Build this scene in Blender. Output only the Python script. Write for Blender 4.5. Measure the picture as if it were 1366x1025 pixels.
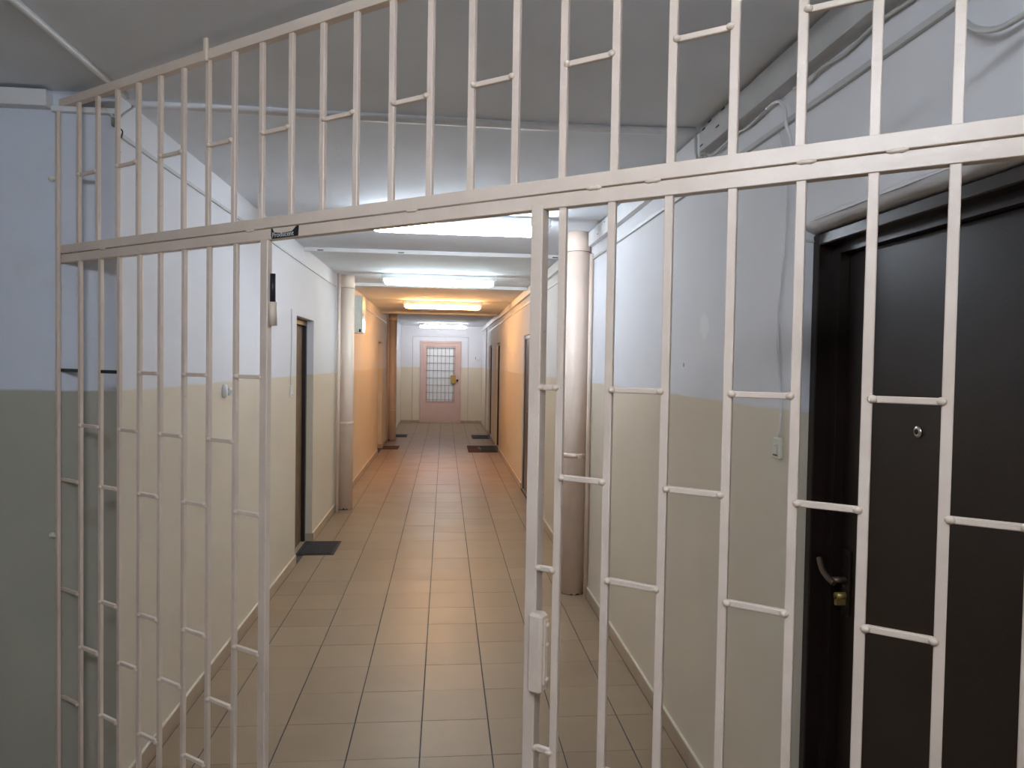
import bpy, bmesh, math, random
from mathutils import Vector, Matrix
random.seed(7)
for o in list(bpy.data.objects):
    bpy.data.objects.remove(o)
SC = bpy.context.scene
COL = SC.collection

# ------------------------------------------------------------------ camera, world, exposure
CAM_H = 1.63
FOCAL_PX, YAW, PITCH, ROLL = 947.6, 0.0950, 0.0281, 0.0170
cd = bpy.data.cameras.new('camera')
cam = bpy.data.objects.new('camera', cd)
COL.objects.link(cam)
cd.sensor_fit = 'HORIZONTAL'
cd.sensor_width = 36.0
cd.lens = FOCAL_PX / 1366.0 * 36.0
cd.clip_start = 0.02
_f = Vector((math.sin(YAW), math.cos(YAW), 0)); _r = Vector((math.cos(YAW), -math.sin(YAW), 0)); _u = Vector((0, 0, 1))
_f2 = math.cos(PITCH) * _f - math.sin(PITCH) * _u
_u2 = math.sin(PITCH) * _f + math.cos(PITCH) * _u
_r3 = math.cos(ROLL) * _r + math.sin(ROLL) * _u2
_u3 = -math.sin(ROLL) * _r + math.cos(ROLL) * _u2
cam.matrix_world = Matrix(((_r3.x, _u3.x, -_f2.x, 0), (_r3.y, _u3.y, -_f2.y, 0), (_r3.z, _u3.z, -_f2.z, CAM_H), (0, 0, 0, 1)))
SC.camera = cam
SC.cycles.diffuse_bounces = 8

world = bpy.data.worlds.new('world')
SC.world = world
world.use_nodes = True
world.node_tree.nodes['Background'].inputs[0].default_value = (0.6, 0.7, 0.9, 1)
world.node_tree.nodes['Background'].inputs[1].default_value = 0.02

SC.view_settings.view_transform = 'Standard'
SC.view_settings.look = 'None'
SC.view_settings.exposure = 1.75
SC.view_settings.gamma = 1.0
SC.view_settings.use_curve_mapping = False

# lamp strengths (emission of the opal covers; each lamp is built further down)
COOL = (0.84, 0.925, 1.03)
WARM = (1.0, 0.49, 0.18)
LAMP_POWER = {'first': 17.5, 'second': 14.0, 'warm': 28.0, 'end': 16.0, 'lobby': 23.5}

# ------------------------------------------------------------------ measures
XL, XR = -1.169, 1.0206
YW = 2.673            # wall that faces the lobby, left of the corridor
YE = 19.30            # end wall
ZC, ZC2 = 2.566, 2.625
YSTEP = 13.36
ZB = 1.508            # top of the cream dado paint
YB, XLOB = -2.6, -3.6
TILE, TX, TY = 0.30, -0.0796, 4.4083

# ------------------------------------------------------------------ materials
def new_mat(name):
    m = bpy.data.materials.new(name); m.use_nodes = True
    return m, m.node_tree, m.node_tree.nodes['Principled BSDF']

def nd(t, kind, **kw):
    n = t.nodes.new(kind)
    for k, v in kw.items():
        setattr(n, k, v)
    return n

def noise(t, scale, detail=3.0, rough=0.5, coord='Object', vec=None):
    n = nd(t, 'ShaderNodeTexNoise')
    n.inputs['Scale'].default_value = scale; n.inputs['Detail'].default_value = detail
    n.inputs['Roughness'].default_value = rough
    if vec is None:
        g = nd(t, 'ShaderNodeTexCoord'); vec = g.outputs[coord]
    t.links.new(vec, n.inputs['Vector'])
    return n

def ramp(t, src, stops):
    r = nd(t, 'ShaderNodeValToRGB')
    el = r.color_ramp.elements
    while len(el) < len(stops):
        el.new(0.5)
    for e, (p, c) in zip(el, stops):
        e.position = p; e.color = (*c, 1) if len(c) == 3 else c
    t.links.new(src, r.inputs[0])
    return r

def bump(t, b, src, strength, dist):
    n = nd(t, 'ShaderNodeBump')
    n.inputs['Strength'].default_value = strength; n.inputs['Distance'].default_value = dist
    t.links.new(src, n.inputs['Height']); t.links.new(n.outputs[0], b.inputs['Normal'])

def simple(name, col, rough=0.5, metal=0.0, var=0.08, scale=12, bmp=0.0, bscale=60, spec=0.5):
    m, t, b = new_mat(name)
    n = noise(t, scale, 4)
    c0 = tuple(max(0, x * (1 - var)) for x in col); c1 = tuple(min(1, x * (1 + var)) for x in col)
    r = ramp(t, n.outputs[0], [(0.3, c0), (0.7, c1)])
    t.links.new(r.outputs[0], b.inputs['Base Color'])
    b.inputs['Roughness'].default_value = rough; b.inputs['Metallic'].default_value = metal
    b.inputs['Specular IOR Level'].default_value = spec
    if bmp:
        n2 = noise(t, bscale, 3)
        bump(t, b, n2.outputs[0], bmp, 0.003)
    return m

def wall_paint(name, upper, lower, dirt=0.0, patch=None):
    """two coats of wall paint: white above, oil paint dado below ZB"""
    m, t, b = new_mat(name)
    geo = nd(t, 'ShaderNodeNewGeometry')
    sep = nd(t, 'ShaderNodeSeparateXYZ'); t.links.new(geo.outputs['Position'], sep.inputs[0])
    wob = noise(t, 2.0, 4, vec=geo.outputs['Position'])
    w2 = nd(t, 'ShaderNodeMath', operation='MULTIPLY_ADD')
    t.links.new(wob.outputs[0], w2.inputs[0]); w2.inputs[1].default_value = 0.035
    t.links.new(sep.outputs['Z'], w2.inputs[2])
    st = nd(t, 'ShaderNodeMapRange')
    st.inputs['From Min'].default_value = ZB + 0.0175 - 0.004; st.inputs['From Max'].default_value = ZB + 0.0175 + 0.004
    t.links.new(w2.outputs[0], st.inputs['Value'])
    big = noise(t, 1.3, 5, 0.6, vec=geo.outputs['Position'])
    ru = ramp(t, big.outputs[0], [(0.3, tuple(x * 0.95 for x in upper)), (0.7, upper)])
    rl = ramp(t, big.outputs[0], [(0.3, tuple(x * 0.93 for x in lower)), (0.7, lower)])
    mix = nd(t, 'ShaderNodeMix', data_type='RGBA')
    t.links.new(st.outputs[0], mix.inputs[0]); t.links.new(rl.outputs[0], mix.inputs[6]); t.links.new(ru.outputs[0], mix.inputs[7])
    out = mix.outputs[2]
    if patch:
        for (px, py, pz, rad, colr, amt) in patch:
            sub = nd(t, 'ShaderNodeVectorMath', operation='SUBTRACT'); t.links.new(geo.outputs['Position'], sub.inputs[0]); sub.inputs[1].default_value = (px, py, pz)
            ln = nd(t, 'ShaderNodeVectorMath', operation='LENGTH'); t.links.new(sub.outputs[0], ln.inputs[0])
            ad = nd(t, 'ShaderNodeMath', operation='MULTIPLY_ADD'); nz = noise(t, 14, 3, vec=geo.outputs['Position'])
            t.links.new(nz.outputs[0], ad.inputs[0]); ad.inputs[1].default_value = rad * 0.9; t.links.new(ln.outputs['Value'], ad.inputs[2])
            mr = nd(t, 'ShaderNodeMapRange'); mr.inputs['From Min'].default_value = rad * 1.15; mr.inputs['From Max'].default_value = rad * 1.6
            mr.inputs['To Min'].default_value = amt; mr.inputs['To Max'].default_value = 0
            t.links.new(ad.outputs[0], mr.inputs['Value'])
            mx = nd(t, 'ShaderNodeMix', data_type='RGBA'); t.links.new(mr.outputs[0], mx.inputs[0]); t.links.new(out, mx.inputs[6]); mx.inputs[7].default_value = (*colr, 1)
            out = mx.outputs[2]
    if dirt:
        dn = noise(t, 5.0, 6, 0.65, vec=geo.outputs['Position'])
        dr = ramp(t, dn.outputs[0], [(0.55, (0, 0, 0)), (0.75, (dirt, dirt, dirt))])
        mx = nd(t, 'ShaderNodeMix', data_type='RGBA')
        t.links.new(dr.outputs[0], mx.inputs[0]); t.links.new(out, mx.inputs[6]); mx.inputs[7].default_value = (0.30, 0.24, 0.16, 1)
        out = mx.outputs[2]
    t.links.new(out, b.inputs['Base Color'])
    rr = nd(t, 'ShaderNodeMapRange'); rr.inputs['To Min'].default_value = 0.42; rr.inputs['To Max'].default_value = 0.75
    t.links.new(st.outputs[0], rr.inputs['Value']); t.links.new(rr.outputs[0], b.inputs['Roughness'])
    fine = noise(t, 55, 4, vec=geo.outputs['Position'])
    bump(t, b, fine.outputs[0], 0.12, 0.004)
    return m

M = {}
UP, LO = (0.72, 0.725, 0.75), (0.68, 0.605, 0.48)
M['wall'] = wall_paint('two_tone_wall_paint', UP, LO,
                       patch=[(XR, 2.728, 1.794, 0.05, (0.80, 0.80, 0.80), 0.8), (XR, 2.965, 1.639, 0.010, (0.25, 0.24, 0.23), 0.9)])
M['wall_lobby'] = wall_paint('lobby_wall_paint', (0.66, 0.70, 0.78), (0.42, 0.405, 0.335), dirt=0.12,
                             patch=[(-1.25, YW, 1.05, 0.04, (0.25, 0.22, 0.15), 0.3), (-1.22, YW, 1.32, 0.03, (0.25, 0.22, 0.15), 0.3)])
M['ceiling'] = simple('ceiling_whitewash', (0.76, 0.805, 0.86), 0.85, var=0.05, scale=2.0, bmp=0.25, bscale=45)
M['baseboard'] = simple('baseboard_tile', (0.42, 0.32, 0.22), 0.35, var=0.1, scale=8)
M['caulk'] = simple('baseboard_caulk', (0.66, 0.60, 0.48), 0.6)
M['grout'] = simple('dark_grout', (0.075, 0.07, 0.07), 0.9, var=0.3, scale=30)
M['shadow_gap_grey'] = simple('grey_shadow_gap', (0.42, 0.41, 0.42), 0.8)
M['white_plastic'] = simple('white_plastic', (0.72, 0.72, 0.72), 0.4, var=0.04)
M['bright_plastic'] = simple('bright_white_plastic', (0.86, 0.87, 0.90), 0.35, var=0.03)
M['cream_plastic'] = simple('cream_plastic', (0.66, 0.64, 0.54), 0.4, var=0.04)
M['lever'] = simple('brown_bronze_lever', (0.16, 0.11, 0.085), 0.35, metal=0.6)
M['grey_plastic'] = simple('grey_plastic', (0.50, 0.50, 0.49), 0.45, var=0.06)
M['cable'] = simple('grey_white_cable', (0.50, 0.50, 0.48), 0.5)
M['black_rubber'] = simple('black_rubber', (0.02, 0.02, 0.022), 0.6, var=0.2)
M['mat_grey'] = simple('charcoal_mat_pile', (0.030, 0.030, 0.033), 0.95, var=0.5, scale=120, bmp=0.6, bscale=200)
M['mat_brown'] = simple('brown_mat_pile', (0.10, 0.045, 0.03), 0.95, var=0.4, scale=120, bmp=0.6, bscale=200)
M['mat_olive'] = simple('dark_green_mat_pile', (0.028, 0.032, 0.03), 0.95, var=0.4, scale=120, bmp=0.6, bscale=200)
M['pipe'] = simple('pinkish_cream_pipe_paint', (0.75, 0.61, 0.515), 0.42, var=0.05, scale=5, bmp=0.1, bscale=20)
M['pipe_rust'] = simple('rusty_pipe_foot', (0.07, 0.055, 0.045), 0.8, var=0.5, scale=60)
M['brass'] = simple('worn_brass', (0.42, 0.30, 0.10), 0.4, metal=0.7, var=0.2, scale=30)
M['chrome'] = simple('chrome', (0.75, 0.73, 0.68), 0.2, metal=1.0, var=0.05)
M['steel_dark'] = simple('dark_steel', (0.05, 0.05, 0.05), 0.4, metal=0.6)
M['wire'] = simple('grey_wire', (0.22, 0.22, 0.23), 0.5, metal=0.4)
M['pink'] = simple('dusty_pink_door_paint', (0.58, 0.405, 0.36), 0.42, var=0.04, scale=4)
M['pink_dark'] = simple('dusty_pink_trim_paint', (0.50, 0.34, 0.30), 0.42, var=0.04, scale=4)
M['frosted'] = simple('frosted_glass_pane', (0.72, 0.75, 0.77), 0.25, var=0.04, scale=3)
M['brown_door'] = simple('brown_wood_door', (0.17, 0.105, 0.06), 0.45, var=0.25, scale=9)
M['dark_door'] = simple('very_dark_door', (0.022, 0.016, 0.014), 0.4, var=0.2, scale=9)
M['orange_door'] = simple('varnished_door', (0.36, 0.20, 0.10), 0.4, var=0.2, scale=9)
M['metal_door'] = simple('grey_brown_metal_door', (0.13, 0.10, 0.09), 0.32, metal=0.3, var=0.2, scale=5)
M['box_paint'] = simple('pale_green_grey_enamel', (0.68, 0.73, 0.69), 0.25, var=0.04)
M['sticker_black'] = simple('black_sticker', (0.012, 0.012, 0.02), 0.4)
M['sticker_white'] = simple('white_print', (0.68, 0.70, 0.68), 0.5)
M['black_tape'] = simple('black_tape', (0.012, 0.012, 0.013), 0.5)
M['dark_hole'] = simple('dark_slot', (0.02, 0.02, 0.02), 0.8)
M['junction_grey'] = simple('dusty_grey_bakelite', (0.20, 0.20, 0.16), 0.6, var=0.3, scale=60)
M['lint'] = simple('pale_scrap', (0.5, 0.47, 0.42), 0.8)

def grille_paint():
    m, t, b = new_mat('cream_grille_paint')
    n = noise(t, 9, 4)
    r = ramp(t, n.outputs[0], [(0.3, (0.68, 0.555, 0.455)), (0.7, (0.75, 0.62, 0.515))])
    ch = noise(t, 42, 5, 0.7)
    cr = ramp(t, ch.outputs[0], [(0.70, (0, 0, 0)), (0.745, (1, 1, 1))])
    mx = nd(t, 'ShaderNodeMix', data_type='RGBA')
    t.links.new(cr.outputs[0], mx.inputs[0]); t.links.new(r.outputs[0], mx.inputs[6]); mx.inputs[7].default_value = (0.20, 0.15, 0.12, 1)
    t.links.new(mx.outputs[2], b.inputs['Base Color'])
    b.inputs['Roughness'].default_value = 0.36
    n2 = noise(t, 70, 3)
    bump(t, b, n2.outputs[0], 0.25, 0.003)
    return m
M['grille'] = grille_paint()

def tile_mat():
    m, t, b = new_mat('beige_floor_tile')
    oi = nd(t, 'ShaderNodeObjectInfo'); geo = nd(t, 'ShaderNodeNewGeometry')
    n = noise(t, 3.5, 5, 0.6, vec=geo.outputs['Position'])
    r = ramp(t, n.outputs[0], [(0.25, (0.275, 0.198, 0.128)), (0.75, (0.33, 0.238, 0.155))])
    v = nd(t, 'ShaderNodeMapRange'); v.inputs['To Min'].default_value = 0.94; v.inputs['To Max'].default_value = 1.06
    t.links.new(oi.outputs['Random'], v.inputs['Value'])
    hs = nd(t, 'ShaderNodeHueSaturation'); t.links.new(v.outputs[0], hs.inputs['Value']); t.links.new(r.outputs[0], hs.inputs['Color'])
    t.links.new(hs.outputs[0], b.inputs['Base Color'])
    b.inputs['Roughness'].default_value = 0.33
    b.inputs['Specular IOR Level'].default_value = 0.22
    n2 = noise(t, 120, 3, vec=geo.outputs['Position'])
    bump(t, b, n2.outputs[0], 0.06, 0.002)
    rr = ramp(t, n.outputs[0], [(0.3, (0.30,) * 3), (0.7, (0.42,) * 3)])
    t.links.new(rr.outputs[0], b.inputs['Roughness'])
    return m
M['tile'] = tile_mat()

def hammered():
    m, t, b = new_mat('dark_brown_hammered_steel')
    n = noise(t, 6, 3)
    r = ramp(t, n.outputs[0], [(0.3, (0.013, 0.0075, 0.006)), (0.7, (0.017, 0.010, 0.008))])
    sp = noise(t, 420, 2); sr = ramp(t, sp.outputs[0], [(0.66, (0, 0, 0)), (0.72, (1, 1, 1))])
    mx = nd(t, 'ShaderNodeMix', data_type='RGBA'); t.links.new(sr.outputs[0], mx.inputs[0]); t.links.new(r.outputs[0], mx.inputs[6]); mx.inputs[7].default_value = (0.05, 0.04, 0.035, 1)
    t.links.new(mx.outputs[2], b.inputs['Base Color'])
    b.inputs['Roughness'].default_value = 0.31
    b.inputs['Specular IOR Level'].default_value = 0.36
    n2 = noise(t, 480, 2)
    bump(t, b, n2.outputs[0], 0.18, 0.001)
    return m
M['hammered'] = hammered()

def emit(name, col, strength):
    m, t, b = new_mat(name)
    b.inputs['Base Color'].default_value = (0.8, 0.8, 0.8, 1)
    b.inputs['Emission Color'].default_value = (*col, 1)
    b.inputs['Emission Strength'].default_value = strength
    return m

# ------------------------------------------------------------------ mesh helpers
def box_bm(bm, x0, x1, y0, y1, z0, z1, bev=0.0):
    vs = [bm.verts.new(p) for p in ((x0, y0, z0), (x1, y0, z0), (x1, y1, z0), (x0, y1, z0), (x0, y0, z1), (x1, y0, z1), (x1, y1, z1), (x0, y1, z1))]
    fs = [bm.faces.new([vs[i] for i in q]) for q in ((3, 2, 1, 0), (4, 5, 6, 7), (0, 1, 5, 4), (1, 2, 6, 5), (2, 3, 7, 6), (3, 0, 4, 7))]
    if bev:
        es = list({e for f in fs for e in f.edges})
        bmesh.ops.bevel(bm, geom=es, offset=bev, segments=1, affect='EDGES', profile=0.5)

def cyl_bm(bm, p0, p1, r0, r1=None, seg=20, caps=True):
    r1 = r0 if r1 is None else r1
    p0, p1 = Vector(p0), Vector(p1)
    d = (p1 - p0).normalized()
    a = d.orthogonal().normalized(); b = d.cross(a)
    A = [bm.verts.new(p0 + (a * math.cos(k * 2 * math.pi / seg) + b * math.sin(k * 2 * math.pi / seg)) * r0) for k in range(seg)]
    B = [bm.verts.new(p1 + (a * math.cos(k * 2 * math.pi / seg) + b * math.sin(k * 2 * math.pi / seg)) * r1) for k in range(seg)]
    for k in range(seg):
        f = bm.faces.new((A[k], A[(k + 1) % seg], B[(k + 1) % seg], B[k])); f.smooth = True
    if caps:
        bm.faces.new(A[::-1]); bm.faces.new(B)

def lathe_bm(bm, prof, axis='Z', origin=(0, 0, 0), seg=24):
    """prof: list of (radius, height)"""
    rings = []
    for r, h in prof:
        ring = []
        for k in range(seg):
            a = 2 * math.pi * k / seg
            c, s = r * math.cos(a), r * math.sin(a)
            p = {'Z': (c, s, h), 'X': (h, c, s), 'Y': (s, h, c)}[axis]
            ring.append(bm.verts.new(Vector(p) + Vector(origin)))
        rings.append(ring)
    for a, b in zip(rings, rings[1:]):
        for k in range(seg):
            f = bm.faces.new((a[k], a[(k + 1) % seg], b[(k + 1) % seg], b[k])); f.smooth = True
    bm.faces.new(rings[0][::-1]); bm.faces.new(rings[-1])

def smooth_path(pts, n=6):
    P = [Vector(p) for p in pts]
    P = [2 * P[0] - P[1]] + P + [2 * P[-1] - P[-2]]
    out = []
    for i in range(1, len(P) - 2):
        for k in range(n):
            t = k / n
            a, b, c, d = P[i - 1], P[i], P[i + 1], P[i + 2]
            out.append(0.5 * ((2 * b) + (-a + c) * t + (2 * a - 5 * b + 4 * c - d) * t * t + (-a + 3 * b - 3 * c + d) * t ** 3))
    out.append(P[-2])
    return out

def tube_bm(bm, pts, r, seg=8, n=6):
    path = smooth_path(pts, n)
    rings = []
    ref = Vector((0.13, 0.37, 0.92)).normalized()
    for i, p in enumerate(path):
        d = (path[min(i + 1, len(path) - 1)] - path[max(i - 1, 0)]).normalized()
        a = (ref - d * ref.dot(d)).normalized(); b = d.cross(a)
        rings.append([bm.verts.new(p + (a * math.cos(2 * math.pi * k / seg) + b * math.sin(2 * math.pi * k / seg)) * r) for k in range(seg)])
    for a, b in zip(rings, rings[1:]):
        for k in range(seg):
            f = bm.faces.new((a[k], a[(k + 1) % seg], b[(k + 1) % seg], b[k])); f.smooth = True
    bm.faces.new(rings[0][::-1]); bm.faces.new(rings[-1])

def obj(name, bm, mat, parent=None, label=None):
    bmesh.ops.recalc_face_normals(bm, faces=bm.faces[:])
    me = bpy.data.meshes.new(name)
    bm.to_mesh(me); bm.free()
    me.materials.append(M[mat] if isinstance(mat, str) else mat)
    o = bpy.data.objects.new(name, me); COL.objects.link(o)
    if parent:
        o.parent = parent
    if label:
        o['label'] = label
    return o

def boxo(name, dims, mat, parent=None, bev=0.0, label=None):
    bm = bmesh.new(); box_bm(bm, *dims, bev=bev)
    return obj(name, bm, mat, parent, label)

def thing(name, label, cat, loc=(0, 0, 0), rotz=0.0, group=None, kind=None):
    o = bpy.data.objects.new(name, None); COL.objects.link(o)
    o.empty_display_size = 0.1
    o.location = loc; o.rotation_euler = (0, 0, rotz)
    return tag(o, label, cat, group, kind)

def tag(o, label, cat, group=None, kind=None):
    if label: o['label'] = label
    if cat: o['category'] = cat
    if group: o['group'] = group
    if kind: o['kind'] = kind
    return o

def struct(o, label=None):
    o['kind'] = 'structure'
    if label: o['label'] = label
    return o

# ------------------------------------------------------------------ setting: floor
floor = struct(boxo('floor', (XLOB, XR + 0.30, YB, YE + 0.25, -0.10, -0.003), 'grout'), 'beige square tiled corridor floor with dark joints')
cols = []
k = -4
while TX + k * TILE < XR:
    a, b = max(TX + k * TILE, XL + 0.012), min(TX + (k + 1) * TILE, XR - 0.012)
    if b - a > 0.02:
        cols.append((a, b))
    k += 1
GX, GY = 0.0030, 0.0010
tile_mesh = {}
def tile_at(x0, x1, y0):
    w = round(x1 - x0, 4)
    if w not in tile_mesh:
        bm = bmesh.new(); box_bm(bm, GX, w - GX, GY, TILE - GY, -0.008, 0.0)
        bmesh.ops.delete(bm, geom=[f for f in bm.faces if f.calc_center_median().z < -0.0079], context='FACES_ONLY')
        bmesh.ops.recalc_face_normals(bm, faces=bm.faces[:])
        me = bpy.data.meshes.new('floor_tile'); bm.to_mesh(me); bm.free(); me.materials.append(M['tile']); tile_mesh[w] = me
    o = bpy.data.objects.new('floor_tile', tile_mesh[w]); COL.objects.link(o)
    o.location = (x0, y0, random.uniform(-0.0004, 0.0004)); o.parent = floor
ROW0, NROW = -6, 37
for r in range(ROW0, ROW0 + NROW):
    for (a, b) in cols:
        tile_at(a, b, TY + r * TILE)
bm = bmesh.new()
r = ROW0 + NROW
while TY + r * TILE < YE:
    for (a, b) in cols:
        y0 = TY + r * TILE
        box_bm(bm, a + GX, b - GX, y0 + GY, min(y0 + TILE - GY, YE), -0.008, 0.0)
    r += 1
r = ROW0 - 1
while TY + (r + 1) * TILE > YB:
    for k in range(-13, 4):
        a, b = max(TX + k * TILE, XLOB), min(TX + (k + 1) * TILE, XR)
        if b - a < 0.03: continue
        y0 = TY + r * TILE
        box_bm(bm, a + GX, b - GX, max(y0 + GY, YB), y0 + TILE - GY, -0.008, 0.0)
    r -= 1
far = obj('floor_tiles', bm, 'tile', floor); far['kind'] = 'stuff'

# ------------------------------------------------------------------ setting: ceiling, walls
bm = bmesh.new()
box_bm(bm, XLOB - 0.2, XR + 0.25, YB - 0.2, YSTEP, ZC, ZC + 0.15)
box_bm(bm, XL - 0.25, XR + 0.25, YSTEP, YE + 0.2, ZC2, ZC2 + 0.15)
struct(obj('ceiling', bm, 'ceiling'), 'dull white plastered ceiling')

def wall_along_y(name, face, outward, y0, y1, openings, mat, thick=0.25):
    bm = bmesh.new()
    x0, x1 = (face, face + outward * thick)
    x0, x1 = min(x0, x1), max(x0, x1)
    y = y0
    for (a, b, zt) in openings:
        box_bm(bm, x0, x1, y, a, 0, ZC2 + 0.02)
        box_bm(bm, x0, x1, a, b, zt, ZC2 + 0.02)
        y = b
    box_bm(bm, x0, x1, y, y1, 0, ZC2 + 0.02)
    return struct(obj(name, bm, mat))

# openings: (y0, y1, ztop)
L1 = (5.765, 6.50, 1.985)
L2 = (12.72, 13.55, 1.99)
R0 = (1.03, 1.965, 2.045)
R1 = (8.33, 9.20, 2.0)
R2 = (13.18, 14.10, 2.03)
R3 = (15.42, 16.32, 2.04)
wall_along_y('wall_left', XL, -1, YW + 0.010, YE, [L1, L2], 'wall')['label'] = 'long left corridor wall, white above cream paint'
wr = wall_along_y('wall_right', XR, 1, YB, YE, [R0, R1, R2, R3], 'wall'); wr['label'] = 'long right corridor wall, white above cream paint'
bm = bmesh.new(); box_bm(bm, XLOB, XL, YW, YW + 0.010, 0, ZC); box_bm(bm, XLOB, XL - 0.25, YW + 0.010, YW + 0.24, 0, ZC)
struct(obj('wall_front', bm, 'wall_lobby'), 'bluish white and olive lobby wall beside the grille')
bm = bmesh.new(); box_bm(bm, XL - 0.25, XR + 0.25, YE, YE + 0.2, 0, ZC2)
wend = struct(obj('wall_end', bm, 'wall'), 'end wall of the corridor, white above cream paint')
boxo('door_surround', (-0.857, 0.634, YE - 0.012, YE, 0.0, 2.325), 'wall', wend, bev=0.004)
bm = bmesh.new(); box_bm(bm, -0.867, 0.644, YE - 0.006, YE, 0.0, 2.335)
obj('surround_shadow_gap', bm, 'shadow_gap_grey', wend)  # darker strip, the groove's shade painted in around the door surround
bm = bmesh.new(); box_bm(bm, XLOB - 0.2, XR + 0.25, YB - 0.2, YB, 0, ZC)
struct(obj('wall_back', bm, 'wall_lobby'))
bm = bmesh.new(); box_bm(bm, XLOB - 0.2, XLOB, YB, YW + 0.24, 0, ZC)
struct(obj('wall_lobby', bm, 'wall_lobby'))
# plaster lip that slopes from the wall face down to the steel frame of the near door
bm = bmesh.new()
ys = [R0[0] + (R0[1] - R0[0]) * i / 14 for i in range(15)]
prev = None
for i, y in enumerate(ys):
    lift = 0.012 * math.sin(i * 1.9) * 0.3 - (0.012 if i == 14 else 0.0)
    ring = [bm.verts.new((XR - 0.002, y, 2.054 + lift)), bm.verts.new((XR + 0.010, y, 2.034 + lift)), bm.verts.new((XR + 0.040, y, 2.0135)), bm.verts.new((XR + 0.040, y, 2.06)), bm.verts.new((XR - 0.002, y, 2.06))]
    if prev:
        for q in range(5):
            f = bm.faces.new((prev[q], prev[(q + 1) % 5], ring[(q + 1) % 5], ring[q])); f.smooth = q < 2
    else:
        bm.faces.new(ring[::-1])
    prev = ring
bm.faces.new(prev)
obj('plaster_lip', bm, 'wall', wr)

# baseboards
def baseboard(name, side, segs):
    bm = bmesh.new(); bc = bmesh.new()
    for (y0, y1) in segs:
        if side < 0:
            box_bm(bm, XL, XL + 0.012, y0, y1, 0, 0.074); box_bm(bc, XL, XL + 0.010, y0, y1, 0.074, 0.079)
        else:
            box_bm(bm, XR - 0.012, XR, y0, y1, 0, 0.074); box_bm(bc, XR - 0.010, XR, y0, y1, 0.074, 0.079)
    o = struct(obj(name, bm, 'baseboard')); obj('caulk_line', bc, 'caulk', o)
    return o
bl = baseboard('baseboard_left', -1, [(YW, L1[0]), (L1[1], L2[0]), (L2[1], YE)])
bm = bmesh.new()
box_bm(bm, XL - 0.058, XL, L1[1] - 0.010, L1[1], 0, 0.074); box_bm(bm, XL - 0.075, XL, L2[1] - 0.010, L2[1], 0, 0.074)
obj('reveal_baseboard', bm, 'baseboard', bl)
baseboard('baseboard_right', 1, [(R0[1], R1[0]), (R1[1], R2[0]), (R2[1], R3[0]), (R3[1], YE)])
bm = bmesh.new(); box_bm(bm, XL, -0.657, YE - 0.026, YE, 0, 0.074); box_bm(bm, 0.447, XR, YE - 0.026, YE, 0, 0.074)
struct(obj('baseboard_end', bm, 'baseboard'))
bm = bmesh.new(); box_bm(bm, XLOB, XL, YW - 0.012, YW, 0, 0.074)
struct(obj('baseboard_front', bm, 'baseboard'))

# ------------------------------------------------------------------ doors
def side_door(name, side, op, recess, frame_mat, leaf_mat, label, frame_w=0.045, frame_d=0.03, handle_far=True):
    y0, y1, zt = op
    face = XL if side < 0 else XR
    def bx(bm, d0, d1, a, b, z0, z1, bev=0.0):
        xa, xb = face + side * d0, face + side * d1
        box_bm(bm, min(xa, xb), max(xa, xb), a, b, z0, z1, bev)
    t = thing(name, label, None, (face + side * recess, (y0 + y1) / 2, 0), kind='structure')
    off = Vector(t.location)
    def part(nm, bm, mat, parent=None):
        bmesh.ops.translate(bm, verts=bm.verts[:], vec=-off)
        return obj(nm, bm, mat, parent or t)
    bm = bmesh.new()
    bx(bm, recess, recess + 0.06, y0, y0 + frame_w, 0, zt); bx(bm, recess, recess + 0.06, y1 - frame_w, y1, 0, zt); bx(bm, recess, recess + 0.06, y0 + frame_w, y1 - frame_w, zt - frame_w, zt)
    part('door_frame', bm, frame_mat)
    bm = bmesh.new(); bx(bm, recess + frame_d, recess + frame_d + 0.04, y0 + frame_w, y1 - frame_w, 0.012, zt - frame_w, 0.003)
    leaf = part('door_leaf', bm, leaf_mat)
    bm = bmesh.new(); bx(bm, recess - 0.005, 0.24, y0, y1, 0.0, 0.012)
    part('threshold', bm, 'baseboard')
    yh = (y1 - frame_w - 0.06) if handle_far else (y0 + frame_w + 0.06)
    s = -1 if handle_far else 1
    bm = bmesh.new()
    bx(bm, recess + frame_d - 0.006, recess + frame_d, yh - 0.02, yh + 0.02, 0.93, 1.13, 0.002)
    px = face + side * (recess + frame_d)
    cyl_bm(bm, (px, yh, 1.06), (px - side * 0.04, yh, 1.06), 0.008, seg=10)
    tube_bm(bm, [(px - side * 0.04, yh, 1.06), (px - side * 0.042, yh + s * 0.05, 1.058), (px - side * 0.04, yh + s * 0.11, 1.055)], 0.007, seg=8)
    part('door_handle', bm, 'chrome', None)
    return t

side_door('door_1', -1, L1, 0.058, 'dark_door', 'brown_door', 'brown door with black frame sunk in the left wall behind the grey doormat', frame_w=0.05, handle_far=False)
side_door('door_2', -1, L2, 0.075, 'orange_door', 'orange_door', 'varnished door recessed in the left wall by the brown mat', handle_far=False)
side_door('door_3', 1, R1, 0.012, 'metal_door', 'metal_door', 'grey brown metal door flush in the right wall under the orange lamp', frame_w=0.05, frame_d=0.012, handle_far=False)
side_door('door_4', 1, R2, 0.035, 'dark_door', 'dark_door', 'very dark door in the right wall beside the two overlapping mats', handle_far=False)
side_door('door_5', 1, R3, 0.035, 'dark_door', 'brown_door', 'narrowly seen brown door in the right wall nearest the pink door', handle_far=False)

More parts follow.
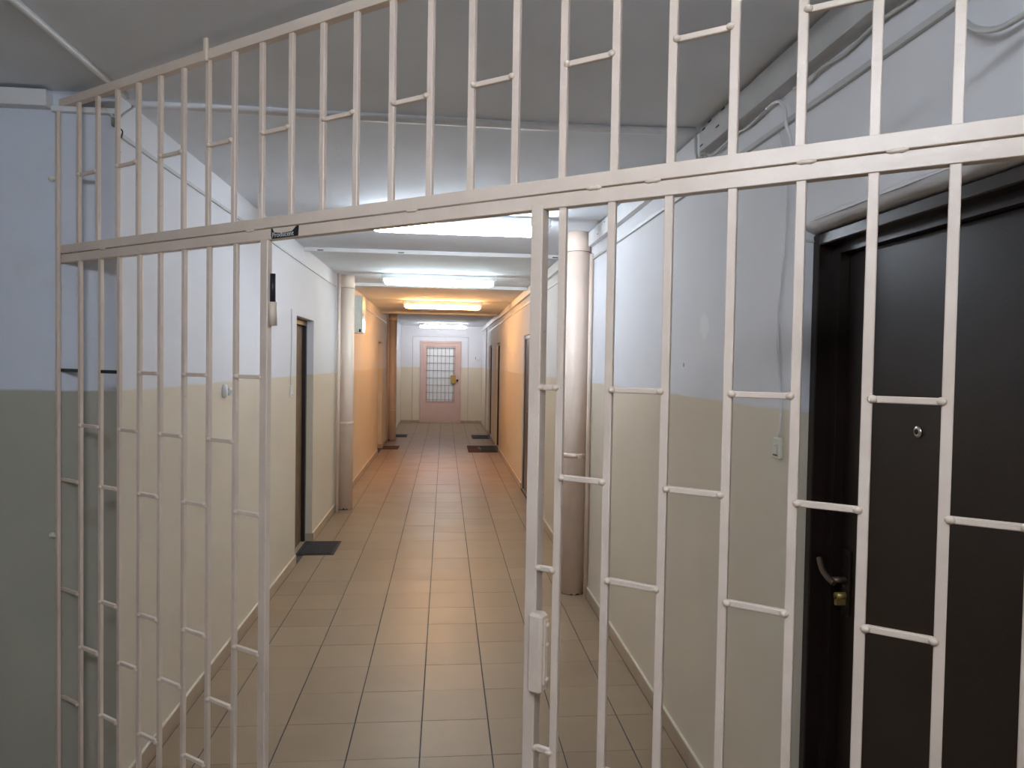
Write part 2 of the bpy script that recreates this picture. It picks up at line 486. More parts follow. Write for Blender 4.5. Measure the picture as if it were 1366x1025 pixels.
# near dark steel door on the right
y0, y1, zt = R0
nd_t = thing('door_6', 'large dark brown steel apartment door behind the grille bars', None, (XR + 0.03, (y0 + y1) / 2, 0), kind='structure')
off = Vector(nd_t.location)
def ndp(nm, bm, mat, parent=None):
    bmesh.ops.translate(bm, verts=bm.verts[:], vec=-off)
    return obj(nm, bm, mat, parent or nd_t)
FX, LX, FW = XR + 0.030, XR + 0.100, 0.032
bm = bmesh.new()
box_bm(bm, FX, LX + 0.05, y0 + 0.001, y0 + FW, 0, 2.013, 0.003); box_bm(bm, FX, LX + 0.05, y1 - FW, y1 - 0.001, 0, 2.013, 0.003)
box_bm(bm, FX, LX + 0.05, y0 + FW, y1 - FW, 2.013 - FW, 2.013, 0.003); box_bm(bm, FX, LX + 0.05, y0 + FW, y1 - FW, 0.0, 0.025)
ndp('door_frame', bm, 'hammered')
bm = bmesh.new()     # rebate the leaf closes into
box_bm(bm, LX - 0.028, LX + 0.05, y1 - FW - 0.042, y1 - FW, 0.025, 2.013 - FW); box_bm(bm, LX - 0.028, LX + 0.05, y0 + FW, y0 + FW + 0.042, 0.025, 2.013 - FW)
box_bm(bm, LX - 0.028, LX + 0.05, y0 + FW + 0.042, y1 - FW - 0.042, 2.013 - FW - 0.026, 2.013 - FW)
ndp('door_stop', bm, 'hammered')
bm = bmesh.new(); box_bm(bm, LX, LX + 0.045, y0 + FW + 0.043, y1 - FW - 0.043, 0.028, 2.013 - FW - 0.027, 0.002)
ndp('door_leaf', bm, 'hammered')
# peephole, lever handle, lock cylinder
py = 1.580
bm = bmesh.new(); lathe_bm(bm, [(0.013, LX + 0.002), (0.0145, LX - 0.003), (0.013, LX - 0.006), (0.008, LX - 0.007)], 'X', (0, py, 1.486))
pe = ndp('peephole', bm, 'chrome')
bm = bmesh.new(); lathe_bm(bm, [(0.0075, LX - 0.0065), (0.006, LX - 0.0085), (0.003, LX - 0.0095)], 'X', (0, py, 1.486), 14)
bmesh.ops.translate(bm, verts=bm.verts[:], vec=-off); obj('lens', bm, 'dark_hole', pe)
yh = 1.856
bm = bmesh.new(); box_bm(bm, LX - 0.006, LX, yh - 0.018, yh + 0.018, 0.95, 1.13, 0.002)
ndp('escutcheon', bm, 'hammered')
bm = bmesh.new(); cyl_bm(bm, (LX, yh, 1.048), (LX - 0.046, yh, 1.048), 0.008, seg=12)
ndp('handle_neck', bm, 'lever')
bm = bmesh.new(); tube_bm(bm, [(LX - 0.046, yh - 0.012, 1.042), (LX - 0.052, yh + 0.012, 1.052), (LX - 0.054, yh + 0.038, 1.068), (LX - 0.050, yh + 0.062, 1.092)], 0.0085, seg=10)
ndp('lever_handle', bm, 'lever')
bm = bmesh.new(); cyl_bm(bm, (LX, yh, 1.003), (LX - 0.034, yh, 1.003), 0.010, seg=16); box_bm(bm, LX - 0.034, LX, yh - 0.005, yh + 0.005, 0.978, 1.003)
ndp('lock_cylinder', bm, 'brass')

# pink door at the end
YD = YE - 0.012
dt = thing('door_7', 'dusty pink end door with a wire barred frosted window', None, (-0.105, YD, 0), kind='structure')
off2 = Vector(dt.location)
def dp(nm, bm, mat, parent=None):
    bmesh.ops.translate(bm, verts=bm.verts[:], vec=-off2)
    return obj(nm, bm, mat, parent or dt)
x0, x1 = -0.655, 0.445
bm = bmesh.new()
box_bm(bm, x0, x0 + 0.05, YD - 0.03, YD, 0, 2.22, 0.004); box_bm(bm, x1 - 0.05, x1, YD - 0.03, YD, 0, 2.22, 0.004); box_bm(bm, x0 + 0.05, x1 - 0.05, YD - 0.03, YD, 2.16, 2.22, 0.004)
dp('door_frame', bm, 'pink')
WX0, WX1, WZ0, WZ1 = -0.46, 0.245, 0.60, 2.04
bm = bmesh.new()
for a in ((x0 + 0.052, WX0, 0.01, 2.157), (WX1, x1 - 0.052, 0.01, 2.157), (WX0, WX1, 0.01, WZ0), (WX0, WX1, WZ1, 2.157)):
    box_bm(bm, a[0], a[1], YD - 0.026, YD + 0.002, a[2], a[3])
leaf = dp('door_leaf', bm, 'pink')
bm = bmesh.new()
for a in ((WX0 - 0.04, WX0, WZ0 - 0.05, WZ1 + 0.05), (WX1, WX1 + 0.04, WZ0 - 0.05, WZ1 + 0.05), (WX0, WX1, WZ0 - 0.05, WZ0), (WX0, WX1, WZ1, WZ1 + 0.05)):
    box_bm(bm, a[0], a[1], YD - 0.036, YD - 0.024, a[2], a[3], 0.004)
dp('window_trim', bm, 'pink_dark')
bm = bmesh.new(); box_bm(bm, WX0, WX1, YD - 0.012, YD - 0.006, WZ0, WZ1)
dp('window_pane', bm, 'frosted')
for i in range(7):
    x = WX0 + 0.055 + i * (WX1 - WX0 - 0.07) / 6.0
    bm = bmesh.new(); cyl_bm(bm, (x, YD - 0.034, WZ0 - 0.01), (x, YD - 0.034, WZ1 + 0.01), 0.005, seg=6)
    dp('window_wire', bm, 'wire')
for i in range(8):
    z = WZ0 + 0.03 + i * 0.198
    z = min(z, WZ1)
    bm = bmesh.new(); cyl_bm(bm, (WX0 - 0.03, YD - 0.040, z), (WX1 + 0.03, YD - 0.040, z), 0.006, seg=6)
    dp('window_wire', bm, 'wire')
bm = bmesh.new(); box_bm(bm, 0.163, 0.305, YD - 0.075, YD - 0.046, 1.08, 1.30, 0.006)
lb = dp('rim_lock', bm, 'brass')
bm = bmesh.new(); lathe_bm(bm, [(0.012, 0), (0.012, -0.03), (0.026, -0.036), (0.028, -0.05), (0.018, -0.06)], 'Y', (0.345, YD - 0.024, 1.165), 14)
dp('door_knob', bm, 'dark_hole')

# ------------------------------------------------------------------ the grille
GA = Vector((-1.370, 2.673, 0)); ANG = math.radians(36.5)
grille = thing('security_grille', 'cream painted steel bar grille with an open gateway across the corridor', 'grille', GA, -ANG)
def gbox(name, s0, s1, z0, z1, d0, d1, mat='grille', parent=None, bev=0.0012, label=None):
    bm = bmesh.new(); box_bm(bm, s0, s1, d0, d1, z0, z1, bev)
    return obj(name, bm, mat, parent or grille, label)
S_END = 2.955
D = 0.026
# frame rails (local y=0 is the front plane that faces the lobby)
gbox('top_rail', 0.004, S_END, 2.507, 2.536, 0, D)
gbox('upper_middle_rail', 0.004, S_END, 1.9935, 2.023, 0, D)
gbox('lower_middle_rail', 0.004, S_END, 1.961, 1.9905, 0.001, D)
for s in (0.28, 1.02, 1.60, 2.075, 2.20, 2.48, 2.62):   # weld beads that tie the two middle rails
    bm = bmesh.new(); lathe_bm(bm, [(0.002, s - 0.016), (0.0048, s - 0.008), (0.004, s), (0.0052, s + 0.008), (0.002, s + 0.017)], 'X', (0, 0.0005, 1.992), 8)
    obj('weld_bead', bm, 'grille', grille)
gbox('end_post', 0.002, 0.020, 0.0, 2.500, -0.012, -0.0005, bev=0.002)
gbox('gate_post', 1.064, 1.094, 0.0, 1.961, 0.0, 0.018, bev=0.002)
gbox('gate_post', 1.930, 1.958, 0.0, 1.972, -0.002, 0.028, bev=0.002)
gbox('end_post', S_END - 0.034, S_END, 0.0, 2.507, 0.0, 0.030, bev=0.002)
BW, BD = 0.0085, 0.0115
upper = [0.118 + 0.1175 * i for i in range(24)]
for s in upper:
    gbox('upper_bar', s - BW, s + BW, 2.021, 2.509, 0.004, 0.004 + BD, bev=0.0015)
lower_l = [0.128, 0.254, 0.366, 0.479, 0.590, 0.712, 0.831, 0.952]
lower_r = [2.002, 2.113, 2.232, 2.353, 2.472, 2.586, 2.703, 2.820]
for s in lower_l + lower_r:
    gbox('lower_bar', s - BW, s + BW, 0.0, 1.963, 0.004, 0.004 + BD, bev=0.0015)
def rung(sa, sb, z, mat='grille', label=None):
    bm = bmesh.new()
    box_bm(bm, sa, sb, 0.0035, 0.0145, z - 0.0058, z + 0.0058, 0.0015)
    if mat == 'grille':
        for s in (sa, sb):
            lathe_bm(bm, [(0.004, -0.006), (0.0078, -0.002), (0.0078, 0.003), (0.003, 0.007)], 'Z', (s, 0.004, z), 8)
    o = obj('rung', bm, mat, grille, label)
for i in range(0, 22, 2):
    rung(upper[i] + BW, upper[i + 1] - BW, 2.258)
rung(upper[22] + BW, upper[23] - BW, 2.258)
Z_ODD, Z_EVEN = (1.581, 1.190, 0.795, 0.402), (1.391, 0.610)
edges_l = [(0.004, 0.004)] + [(s - BW, s + BW) for s in lower_l] + [(1.064, 1.064)]
for g in range(9):
    for q, z in enumerate(Z_ODD if g % 2 == 0 else Z_EVEN):
        black = (q == 0 and g in (0, 2))
        rung(edges_l[g][1], edges_l[g + 1][0], z, 'black_tape' if black else 'grille', 'black taped rung' if black else None)
edges_r = [(1.958, 1.958)] + [(s - BW, s + BW) for s in lower_r]
for g in range(8):
    for z in (Z_ODD if g % 2 == 0 else Z_EVEN):
        rung(edges_r[g][1], edges_r[g + 1][0], z)
# ceiling lug, wall anchors, lock keep, hinge
bm = bmesh.new(); box_bm(bm, 0.821, 0.838, -0.010, 0.0, 2.498, 2.566, 0.003)
obj('ceiling_lug', bm, 'grille', grille)
for z in (2.256, 0.990):
    bm = bmesh.new(); lathe_bm(bm, [(0.004, -0.020), (0.009, -0.018), (0.0105, -0.010), (0.009, -0.003), (0.005, 0.0), (0.005, 0.008)], 'X', (-0.002, -0.014, z), 10)
    obj('wall_anchor', bm, 'cream_plastic', grille)
bm = bmesh.new(); box_bm(bm, 1.949, 1.983, -0.022, 0.012, 0.925, 1.098, 0.006)
lk = obj('lock_keep', bm, 'grille', grille)
bm = bmesh.new()
for z in (0.955, 1.03, 1.072):
    lathe_bm(bm, [(0.003, 1.980), (0.006, 1.984), (0.0055, 1.989), (0.002, 1.991)], 'X', (0, 0.0, z), 8)
box_bm(bm, 1.983, 1.987, -0.010, 0.004, 0.945, 1.085, 0.001)
obj('keep_screws', bm, 'grille', lk)
bm = bmesh.new(); cyl_bm(bm, (1.106, 0.010, 1.725), (1.106, 0.010, 1.79), 0.0115, seg=16)
hg = obj('hinge_barrel', bm, 'grille', grille)
bm = bmesh.new(); cyl_bm(bm, (1.1055, 0.010, 1.785), (1.1055, 0.010, 1.868), 0.0075, seg=14)
obj('hinge_pin', bm, 'sticker_black', hg, 'bare black hinge pin')
# torn black sticker with white lettering on the lower middle rail
bm = bmesh.new()
pts = [(1.112, 1.962), (1.214, 1.963), (1.216, 1.990), (1.208, 1.990), (1.190, 1.977), (1.150, 1.975), (1.120, 1.979), (1.113, 1.990), (1.109, 1.990), (1.108, 1.970)]
f0 = [bm.verts.new((s, -0.0004, z)) for s, z in pts]; f1 = [bm.verts.new((s, 0.001, z)) for s, z in pts]
bm.faces.new(f0); bm.faces.new(f1[::-1])
for i in range(len(pts)):
    bm.faces.new((f0[i], f0[(i + 1) % len(pts)], f1[(i + 1) % len(pts)], f1[i]))
stk = obj('sticker', bm, 'sticker_black', grille, 'torn black sticker with white lettering')
fc = bpy.data.curves.new('sticker_text', 'FONT'); fc.body = 'Producent'; fc.size = 0.0235; fc.extrude = 0.0003; fc.align_x = 'LEFT'
fo = bpy.data.objects.new('sticker_text_curve', fc); COL.objects.link(fo)
dg = bpy.context.evaluated_depsgraph_get(); me = bpy.data.meshes.new_from_object(fo.evaluated_get(dg))
bpy.data.objects.remove(fo)
me.name = 'lettering'; me.materials.clear(); me.materials.append(M['sticker_white'])
lt = bpy.data.objects.new('lettering', me); COL.objects.link(lt); lt.parent = stk
lt.rotation_euler = (math.radians(90), 0, 0); lt.location = (1.113, -0.0009, 1.9655); lt.scale = (0.86, 0.80, 1.0)

# ------------------------------------------------------------------ lamps
def lamp(key, xc, y, zc, length, col, label, group):
    t = thing('fluorescent_lamp', label, 'lamp', (xc, y, zc), 0, group)
    hl = length / 2
    bm = bmesh.new()
    box_bm(bm, -hl - 0.03, hl + 0.03, -0.036, 0.036, -0.058, 0.0, 0.004)
    obj('housing', bm, 'white_plastic', t)
    bm = bmesh.new()
    r = 0.031
    prof = [(0.006, -hl), (r * 0.55, -hl + 0.006), (r * 0.85, -hl + 0.022), (r, -hl + 0.055), (r, hl - 0.055), (r * 0.85, hl - 0.022), (r * 0.55, hl - 0.006), (0.006, hl)]
    lathe_bm(bm, prof, 'X', (0, 0, -0.059 - r), 20)
    obj('diffuser', bm, emit('lit_opal_cover_' + key, col, LAMP_POWER[key]), t, 'glowing opal tube cover')
    for s in (-1, 1):
        bm = bmesh.new(); box_bm(bm, min(s * (hl - 0.004), s * (hl + 0.022)), max(s * (hl - 0.004), s * (hl + 0.022)), -0.022, 0.022, -0.098, -0.058, 0.004)
        obj('end_holder', bm, 'white_plastic', t)
    return t
GL = 'fluorescent lamps along the ceiling'
lamp('first', 0.085, 4.55, ZC, 1.10, COOL, 'cold white fluorescent lamp nearest the grille', GL)
lamp('second', -0.068, 7.62, ZC, 1.15, (0.80, 0.96, 1.0), 'cold white fluorescent lamp on the white trunking before the orange stretch', GL)
lamp('warm', -0.04, 10.88, ZC, 1.14, WARM, 'orange glowing fluorescent lamp lighting the middle walls', GL)
lamp('end', -0.05, 18.05, ZC2, 1.16, (0.90, 0.94, 1.0), 'white fluorescent lamp right above the pink end door', GL)
lamp('lobby', -0.30, 0.05, ZC, 1.18, COOL, 'fluorescent lamp of the lobby in front of the grille', GL)

# ------------------------------------------------------------------ risers
def riser(x, y, label, zclamp, top, ring=True):
    t = thing('riser_pipe', label, 'pipe', (x, y, 0), 0, 'vertical riser pipes')
    r = 0.084
    bm = bmesh.new()
    cyl_bm(bm, (0, 0, 0.0), (0, 0, top - 0.135), r, seg=32)
    obj('pipe', bm, 'pipe', t)
    bm = bmesh.new()
    lathe_bm(bm, [(r - 0.004, top - 0.142), (r + 0.001, top - 0.137), (r + 0.001, top)], 'Z', (0, 0, 0), 32)
    obj('collar', bm, 'pipe', t)
    bm = bmesh.new(); lathe_bm(bm, [(r - 0.002, top - 0.139), (r + 0.0016, top - 0.139), (r + 0.0016, top - 0.136), (r - 0.002, top - 0.136)], 'Z', (0, 0, 0), 32)
    obj('joint_line', bm, 'pipe_rust', t)
    bm = bmesh.new(); lathe_bm(bm, [(r - 0.003, zclamp - 0.016), (r + 0.003, zclamp - 0.016), (r + 0.003, zclamp + 0.016), (r - 0.003, zclamp + 0.016)], 'Z', (0, 0, 0), 32)
    cl = obj('clamp', bm, 'pipe', t)
    bm = bmesh.new(); box_bm(bm, 0.012, 0.034, -r - 0.014, -r + 0.006, zclamp - 0.018, zclamp + 0.012, 0.002)
    obj('clamp_lug', bm, 'pipe', cl)
    bm = bmesh.new()    # one ragged strip of bare rust round the foot
    prev = None
    for k in range(25):
        a = -math.pi + k * math.pi / 24 * 1.15
        hh = random.choice((0.002, 0.003, 0.005, 0.012, 0.022))
        p = Vector((math.cos(a) * (r + 0.0006), math.sin(a) * (r + 0.0006), 0))
        cur = (bm.verts.new(p), bm.verts.new(p + Vector((0, 0, hh))))
        if prev: bm.faces.new((prev[0], cur[0], cur[1], prev[1]))
        prev = cur
    obj('rust_edge', bm, 'pipe_rust', t)
    return t
riser(0.933, 5.0, 'thick cream riser pipe by the right wall behind the grille', 0.99, ZC)
riser(XL + 0.092, 7.945, 'thick cream riser pipe by the left wall beside the wall box', 0.95, ZC)
riser(XL + 0.092, 14.94, 'thick riser pipe in orange light by the left wall near the end', 0.62, ZC2)
def thin_pipe(x, y, r, top, label):
    bm = bmesh.new(); cyl_bm(bm, (0, 0, 0), (0, 0, top), r, seg=14)
    o = obj('thin_pipe', bm, 'pipe'); o.location = (x, y, 0)
    tag(o, label, 'pipe', 'thin pipes beside the risers')
thin_pipe(1.002, 4.865, 0.0135, 2.40, 'thin cream pipe squeezed between right wall and riser')
thin_pipe(XL + 0.034, 7.76, 0.019, ZC, 'thin cream pipe in front of the left wall riser near the wall box')
thin_pipe(XL + 0.018, 14.72, 0.014, 2.45, 'thin pipe beside the far riser in orange light')

# ------------------------------------------------------------------ trunking and conduits
def trunk(name, dims, mat, label, cat='cable duct', group=None, bev=0.002, holes=None):
    x0, x1, y0, y1, z0, z1 = dims
    c = Vector(((x0 + x1) / 2, (y0 + y1) / 2, z0))
    t = thing(name, label, cat, c, 0, group)
    bm = bmesh.new(); box_bm(bm, x0, x1, y0, y1, z0, z1, bev); bmesh.ops.translate(bm, verts=bm.verts[:], vec=-c)
    obj('duct', bm, mat, t)
    return t, c
def slots(t, c, lst):
    for (x0, x1, y0, y1, z0, z1) in lst:
        bm = bmesh.new(); box_bm(bm, x0, x1, y0, y1, z0, z1); bmesh.ops.translate(bm, verts=bm.verts[:], vec=-c)
        obj('slot', bm, 'dark_hole', t)
GD = 'cable ducts and conduits'
t, c = trunk('cable_duct', (XR - 0.050, XR, 1.16, 2.70, 2.462, 2.553), 'grey_plastic', 'deep grey cable duct along the right wall top in front of the crossing conduit', group=GD)
slots(t, c, [(XR - 0.0508, XR - 0.049, y, y + 0.03, z, z + 0.006) for y, z in ((2.64, 2.535), (2.58, 2.545), (2.66, 2.48), (2.50, 2.50), (2.45, 2.545))])
t, c = trunk('cable_duct', (XR - 0.034, XR, 2.74, 4.91, 2.458, 2.556), 'white_plastic', 'white cable duct on the right wall between conduit and riser pipe', group=GD)
slots(t, c, [(XR - 0.0348, XR - 0.033, y, y + 0.025, z, z + 0.005) for y, z in ((3.05, 2.54), (3.3, 2.49), (3.75, 2.535), (4.1, 2.48), (4.4, 2.53), (4.6, 2.49))])
t, c = trunk('cable_duct', (XR - 0.034, XR - 0.0005, 5.10, YSTEP - 0.02, 2.47, 2.562), 'white_plastic', 'long cable duct on the right wall past the riser into the orange stretch', group=GD)
t, c = trunk('cable_duct', (XR - 0.030, XR, YSTEP + 0.02, YE - 0.01, 2.50, 2.575), 'white_plastic', 'cable duct on the far right wall towards the end door', group=GD)
t, c = trunk('cable_channel', (XR - 0.013, XR, 1.16, 4.90, 2.362, 2.378), 'grey_plastic', 'thin grey cable channel on right wall below the duct', group=GD, bev=0.001)
t, c = trunk('cable_channel', (XR - 0.013, XR, 5.10, 19.0, 2.375, 2.391), 'white_plastic', 'thin cable channel on the right wall running past the orange lamp', group=GD, bev=0.001)
t, c = trunk('cable_channel', (XL, XL + 0.010, YW + 0.02, 7.72, 2.416, 2.432), 'grey_plastic', 'thin cable channel along the top of the left wall before the riser', group=GD, bev=0.001)
t, c = trunk('cable_channel', (XL, XL + 0.010, 8.05, 14.7, 2.400, 2.414), 'white_plastic', 'thin cable channel on the left wall above the wall box', group=GD, bev=0.001)
t, c = trunk('cable_duct', (XLOB, -1.386, YW - 0.048, YW, 2.497, 2.554), 'white_plastic', 'white cable duct along the top of the lobby wall', group=GD)
t, c = trunk('cable_channel', (-1.384, XL - 0.002, YW - 0.022, YW, 2.488, 2.508), 'white_plastic', 'short white channel behind the grille corner on lobby wall', group=GD)
t, c = trunk('cable_trunking', (XL, XR - 0.036, 6.02, 6.055, ZC - 0.032, ZC), 'white_plastic', 'white ceiling trunking crossing between the first two lamps', group=GD)
slots(t, c, [(x, x + 0.05, 6.0195, 6.021, ZC - 0.026, ZC - 0.018) for x in (-1.06, -0.4)])
slots(t, c, [(x, x + 0.05, 6.0195, 6.021, ZC - 0.026, ZC - 0.018) for x in (0.90,)])
t, c = trunk('cable_trunking', (XL, XR - 0.036, 8.62, 8.66, ZC - 0.036, ZC), 'white_plastic', 'white ceiling trunking crossing behind the second lamp', group=GD)
def conduit(pts, r, mat, label, cat='conduit', group=GD, name='conduit_pipe', n=4):
    c = Vector(pts[0])
    bm = bmesh.new(); tube_bm(bm, [Vector(p) - c for p in pts], r, 10, n)
    o = obj(name, bm, mat); o.location = c
    return tag(o, label, cat, group)
conduit([(XL + 0.045, 2.735, ZC - 0.014), (-0.3, 2.745, ZC - 0.014), (0.5, 2.755, ZC - 0.013), (XR - 0.058, 2.725, ZC - 0.0165)], 0.016, 'bright_plastic', 'white conduit crossing the ceiling just behind the grille')
conduit([(-1.118, 0.2, ZC - 0.0125), (-1.125, 1.4, ZC - 0.0125), (-1.135, 2.66, ZC - 0.0125)], 0.012, 'white_plastic', 'white conduit on the lobby ceiling running to the grille corner')
conduit([(XL + 0.005, 13.30, ZC - 0.022), (0, 13.30, ZC - 0.022), (XR - 0.04, 13.32, ZC - 0.022)], 0.021, 'white_plastic', 'conduit crossing the ceiling just past the orange lamp')
conduit([(XR - 0.016, 17.3, 0.08), (XR - 0.016, 17.3, 1.5), (XR - 0.016, 17.3, 2.49)], 0.015, 'white_plastic', 'upright white conduit on the far right wall by the end')

# loose cables
GC = 'loose cables'
cx = XR - 0.006
conduit([(cx - 0.02, 2.68, 2.452), (cx - 0.01, 2.62, 2.436), (cx - 0.008, 2.52, 2.446), (cx - 0.004, 2.42, 2.452), (cx - 0.006, 2.34, 2.443), (cx - 0.006, 2.21, 2.452)], 0.005, 'cable', 'grey cable sagging under the right duct beside the crossing conduit', 'cable', GC, 'loose_cable')
conduit([(cx - 0.006, 2.02, 2.452), (cx - 0.004, 1.94, 2.438), (cx - 0.008, 1.86, 2.448), (cx - 0.004, 1.76, 2.440), (cx - 0.006, 1.62, 2.452), (cx - 0.004, 1.45, 2.444), (cx - 0.006, 1.2, 2.452)], 0.005, 'cable', 'grey cable hugging the right duct above the steel door', 'cable', GC, 'loose_cable')
conduit([(cx - 0.010, 2.190, 2.452), (cx - 0.008, 2.15, 2.456), (cx - 0.008, 2.105, 2.445), (cx - 0.006, 2.075, 2.412), (cx - 0.014, 2.05, 2.36), (cx - 0.006, 2.04, 2.32), (cx - 0.002, 2.035, 2.27), (cx, 2.04, 2.19)], 0.005, 'white_plastic', 'white cable looping out of the duct over the channel', 'cable', GC, 'loose_cable')
conduit([(cx + 0.002, 2.125, 2.358), (cx + 0.002, 2.105, 2.30), (cx + 0.002, 2.075, 2.2), (cx + 0.002, 2.07, 2.05), (cx + 0.002, 2.10, 1.85), (cx + 0.002, 2.106, 1.77), (cx + 0.002, 2.089, 1.65), (cx + 0.002, 2.065, 1.52), (cx + 0.002, 2.072, 1.42)], 0.003, 'white_plastic', 'thin white wire dropping to the bell push on right wall', 'cable', GC, 'bell_wire')
conduit([(cx - 0.003, 1.352, 2.355), (cx - 0.008, 1.325, 2.318), (cx - 0.014, 1.285, 2.285), (cx - 0.018, 1.24, 2.262), (cx - 0.018, 1.20, 2.254), (cx - 0.014, 1.12, 2.262), (cx - 0.008, 1.05, 2.30)], 0.006, 'cable', 'grey cable hanging in an arc over the dark steel door', 'cable', GC, 'loose_cable')
conduit([(0.955, 2.735, 2.555), (0.965, 2.728, 2.53), (0.966, 2.722, 2.47), (0.975, 2.72, 2.44), (0.985, 2.70, 2.45)], 0.006, 'cable', 'short cable dropping where conduit meets right duct', 'cable', GC, 'loose_cable')
conduit([(cx - 0.002, 1.975, 2.03), (cx + 0.0, 1.98, 2.012), (cx + 0.012, 1.968, 2.000), (cx + 0.045, 1.960, 1.995)], 0.004, 'cable', 'short cable poking out at the steel door corner', 'cable', GC, 'loose_cable')
conduit([(XL + 0.003, 5.56, 2.02), (XL + 0.003, 5.57, 1.8), (XL + 0.003, 5.555, 1.6), (XL + 0.003, 5.55, 1.44)], 0.003, 'grey_plastic', 'thin wire dropping to the bell push on left wall', 'cable', GC, 'bell_wire')

# wiring knot in the corner behind the grille
kt = thing('junction_box', 'opened junction box with dark wires in the corner behind the grille', 'junction box', (XL - 0.012, YW - 0.012, 2.385))
boxo('box_body', (-0.002, 0.012, -0.010, 0.012, 0.062, 0.092), 'junction_grey', kt, 0.003)
bm = bmesh.new(); tube_bm(bm, [(0.015, -0.005, 0.05), (0.026, -0.012, 0.02), (0.02, -0.008, -0.01), (0.028, -0.002, -0.03)], 0.0025, 6); obj('wire', bm, 'steel_dark', kt)
bm = bmesh.new(); tube_bm(bm, [(0.02, -0.008, 0.06), (0.035, -0.004, 0.045), (0.032, -0.008, 0.02)], 0.0025, 6); obj('wire', bm, 'steel_dark', kt)
bm = bmesh.new(); tube_bm(bm, [(0.02, 0.0, 0.09), (0.045, -0.006, 0.11), (0.065, 0.01, 0.135), (0.05, 0.04, 0.15)], 0.004, 6); obj('wire', bm, 'cable', kt)
bm = bmesh.new(); tube_bm(bm, [(0.005, -0.004, 0.09), (-0.03, -0.008, 0.13), (-0.08, -0.01, 0.15)], 0.004, 6); obj('wire', bm, 'cable', kt)

# ------------------------------------------------------------------ wall fittings
def bell(face, side, y, z, label, w=0.04, h=0.058, mat='white_plastic'):
    t = thing('bell_push', label, 'bell push', (face, y, z), 0, 'bell pushes')
    s = -side
    bm = bmesh.new(); box_bm(bm, min(0, s * 0.014), max(0, s * 0.014), -w / 2, w / 2, -h / 2, h / 2, 0.003); obj('housing', bm, mat, t)
    bm = bmesh.new(); box_bm(bm, min(s * 0.013, s * 0.019), max(s * 0.013, s * 0.019), -w * 0.25, w * 0.25, -h * 0.3, h * 0.2, 0.002); obj('button', bm, mat, t)
    bm = bmesh.new(); box_bm(bm, min(s * 0.013, s * 0.0155), max(s * 0.013, s * 0.0155), -w * 0.3, w * 0.3, -h * 0.36, -h * 0.3, 0.0); obj('gap', bm, 'dark_hole', t)
bell(XR, 1, 2.072, 1.388, 'cream bell push on the right wall before the steel door', 0.044, 0.064, 'cream_plastic')
bell(XL, -1, 5.55, 1.395, 'small white bell push at the end of a wire by brown door', 0.03, 0.085)
t = thing('wall_socket', 'white round wall fitting with a side clip on left wall behind the bars', 'wall fitting', (XL, 3.91, 1.46))
bm = bmesh.new(); lathe_bm(bm, [(0.030, 0), (0.032, 0.008), (0.028, 0.02), (0.014, 0.024)], 'X', (0, -0.02, 0), 16); bmesh.ops.scale(bm, vec=(1, 0.75, 1.15), verts=bm.verts[:]); obj('base', bm, 'white_plastic', t)
bm = bmesh.new(); box_bm(bm, 0.0, 0.03, 0.005, 0.045, -0.024, 0.018, 0.004); obj('clip', bm, 'white_plastic', t)
bm = bmesh.new(); box_bm(bm, 0.012, 0.032, 0.012, 0.038, -0.012, 0.006); obj('recess', bm, 'grey_plastic', t)

mb = thing('meter_box', 'pale green grey enamel meter box high on left wall behind the riser', 'box', (XL, 9.32, 1.99))
boxo('body', (0.0, 0.105, -0.17, 0.17, 0.0, 0.475), 'box_paint', mb, 0.004)
dr = boxo('box_door', (0.105, 0.125, -0.165, 0.165, 0.006, 0.469), 'box_paint', mb, 0.003)
boxo('latch', (0.085, 0.107, -0.176, -0.169, 0.012, 0.05), 'dark_hole', mb)
boxo('box_keyhole', (0.125, 0.129, -0.13, -0.10, 0.22, 0.25), 'steel_dark', dr)

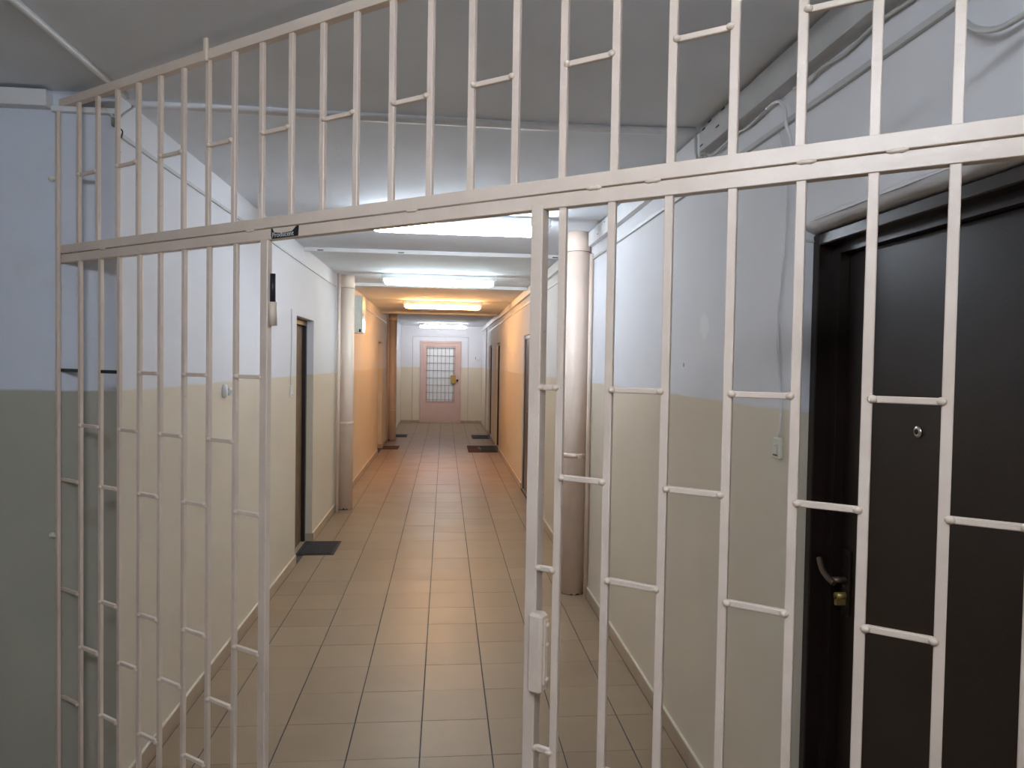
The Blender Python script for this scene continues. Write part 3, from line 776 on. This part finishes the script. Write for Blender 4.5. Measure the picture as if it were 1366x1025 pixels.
hk = thing('wall_hook', 'small dark double hook on end wall right of the pink door', 'hook', (0.91, YE, 1.74))
bm = bmesh.new(); tube_bm(bm, [(-0.075, 0, 0.06), (-0.078, -0.02, 0.03), (-0.072, -0.03, 0.0)], 0.006, 6); obj('hook', bm, 'steel_dark', hk)
bm = bmesh.new(); tube_bm(bm, [(-0.04, 0, 0.0), (-0.03, -0.02, -0.04), (0.0, -0.025, -0.06), (0.03, -0.02, -0.03), (0.035, 0, 0.02)], 0.005, 6); obj('hook', bm, 'grey_plastic', hk)

# ------------------------------------------------------------------ doormats
def mat(x0, x1, y0, y1, pile, label, z=0.0, border='black_rubber', rim=0.022):
    c = Vector(((x0 + x1) / 2, (y0 + y1) / 2, z + 0.0006))
    t = thing('doormat', label, 'doormat', c, 0, 'doormats')
    w, h = (x1 - x0) / 2, (y1 - y0) / 2
    bm = bmesh.new(); box_bm(bm, -w, w, -h, h, 0, 0.005, 0.0015)
    obj('rubber_backing', bm, border, t)
    bm = bmesh.new()
    n = max(6, int(2 * (w - rim) / 0.022)); st = 2 * (w - rim) / n
    for k in range(n):
        xa = -w + rim + k * st
        box_bm(bm, xa, xa + st * 0.86, -h + rim, h - rim, 0.0045, 0.0095)
    obj('ribbed_pile', bm, pile, t)
    return t
mat(-1.222, -0.905, 6.035, 6.49, 'mat_grey', 'charcoal doormat with rubber rim before the brown left door')
mat(-1.150, -0.845, 13.36, 13.89, 'mat_brown', 'brown doormat in orange light by the left riser pipe', border='mat_brown')
mat(-1.150, -0.798, 15.54, 16.10, 'mat_grey', 'grey doormat on the left beyond the far riser pipe')
mat(0.612, 1.0, 15.30, 16.07, 'mat_olive', 'dark doormat on the right nearest the end door')
mat(0.455, 1.0, 12.96, 14.00, 'mat_brown', 'large brown doormat lying under a dark smaller one', border='mat_brown')
mat(0.675, 1.0, 13.06, 13.90, 'mat_olive', 'dark small doormat lying on top of the brown mat', z=0.0098)
conduit([(0.665, 13.62, 0.0145), (0.672, 13.50, 0.0145), (0.69, 13.40, 0.0225), (0.712, 13.38, 0.0225)], 0.004, 'lint', 'pale twig of lint on the overlapping doormats', 'scrap', None, 'paper_scrap')
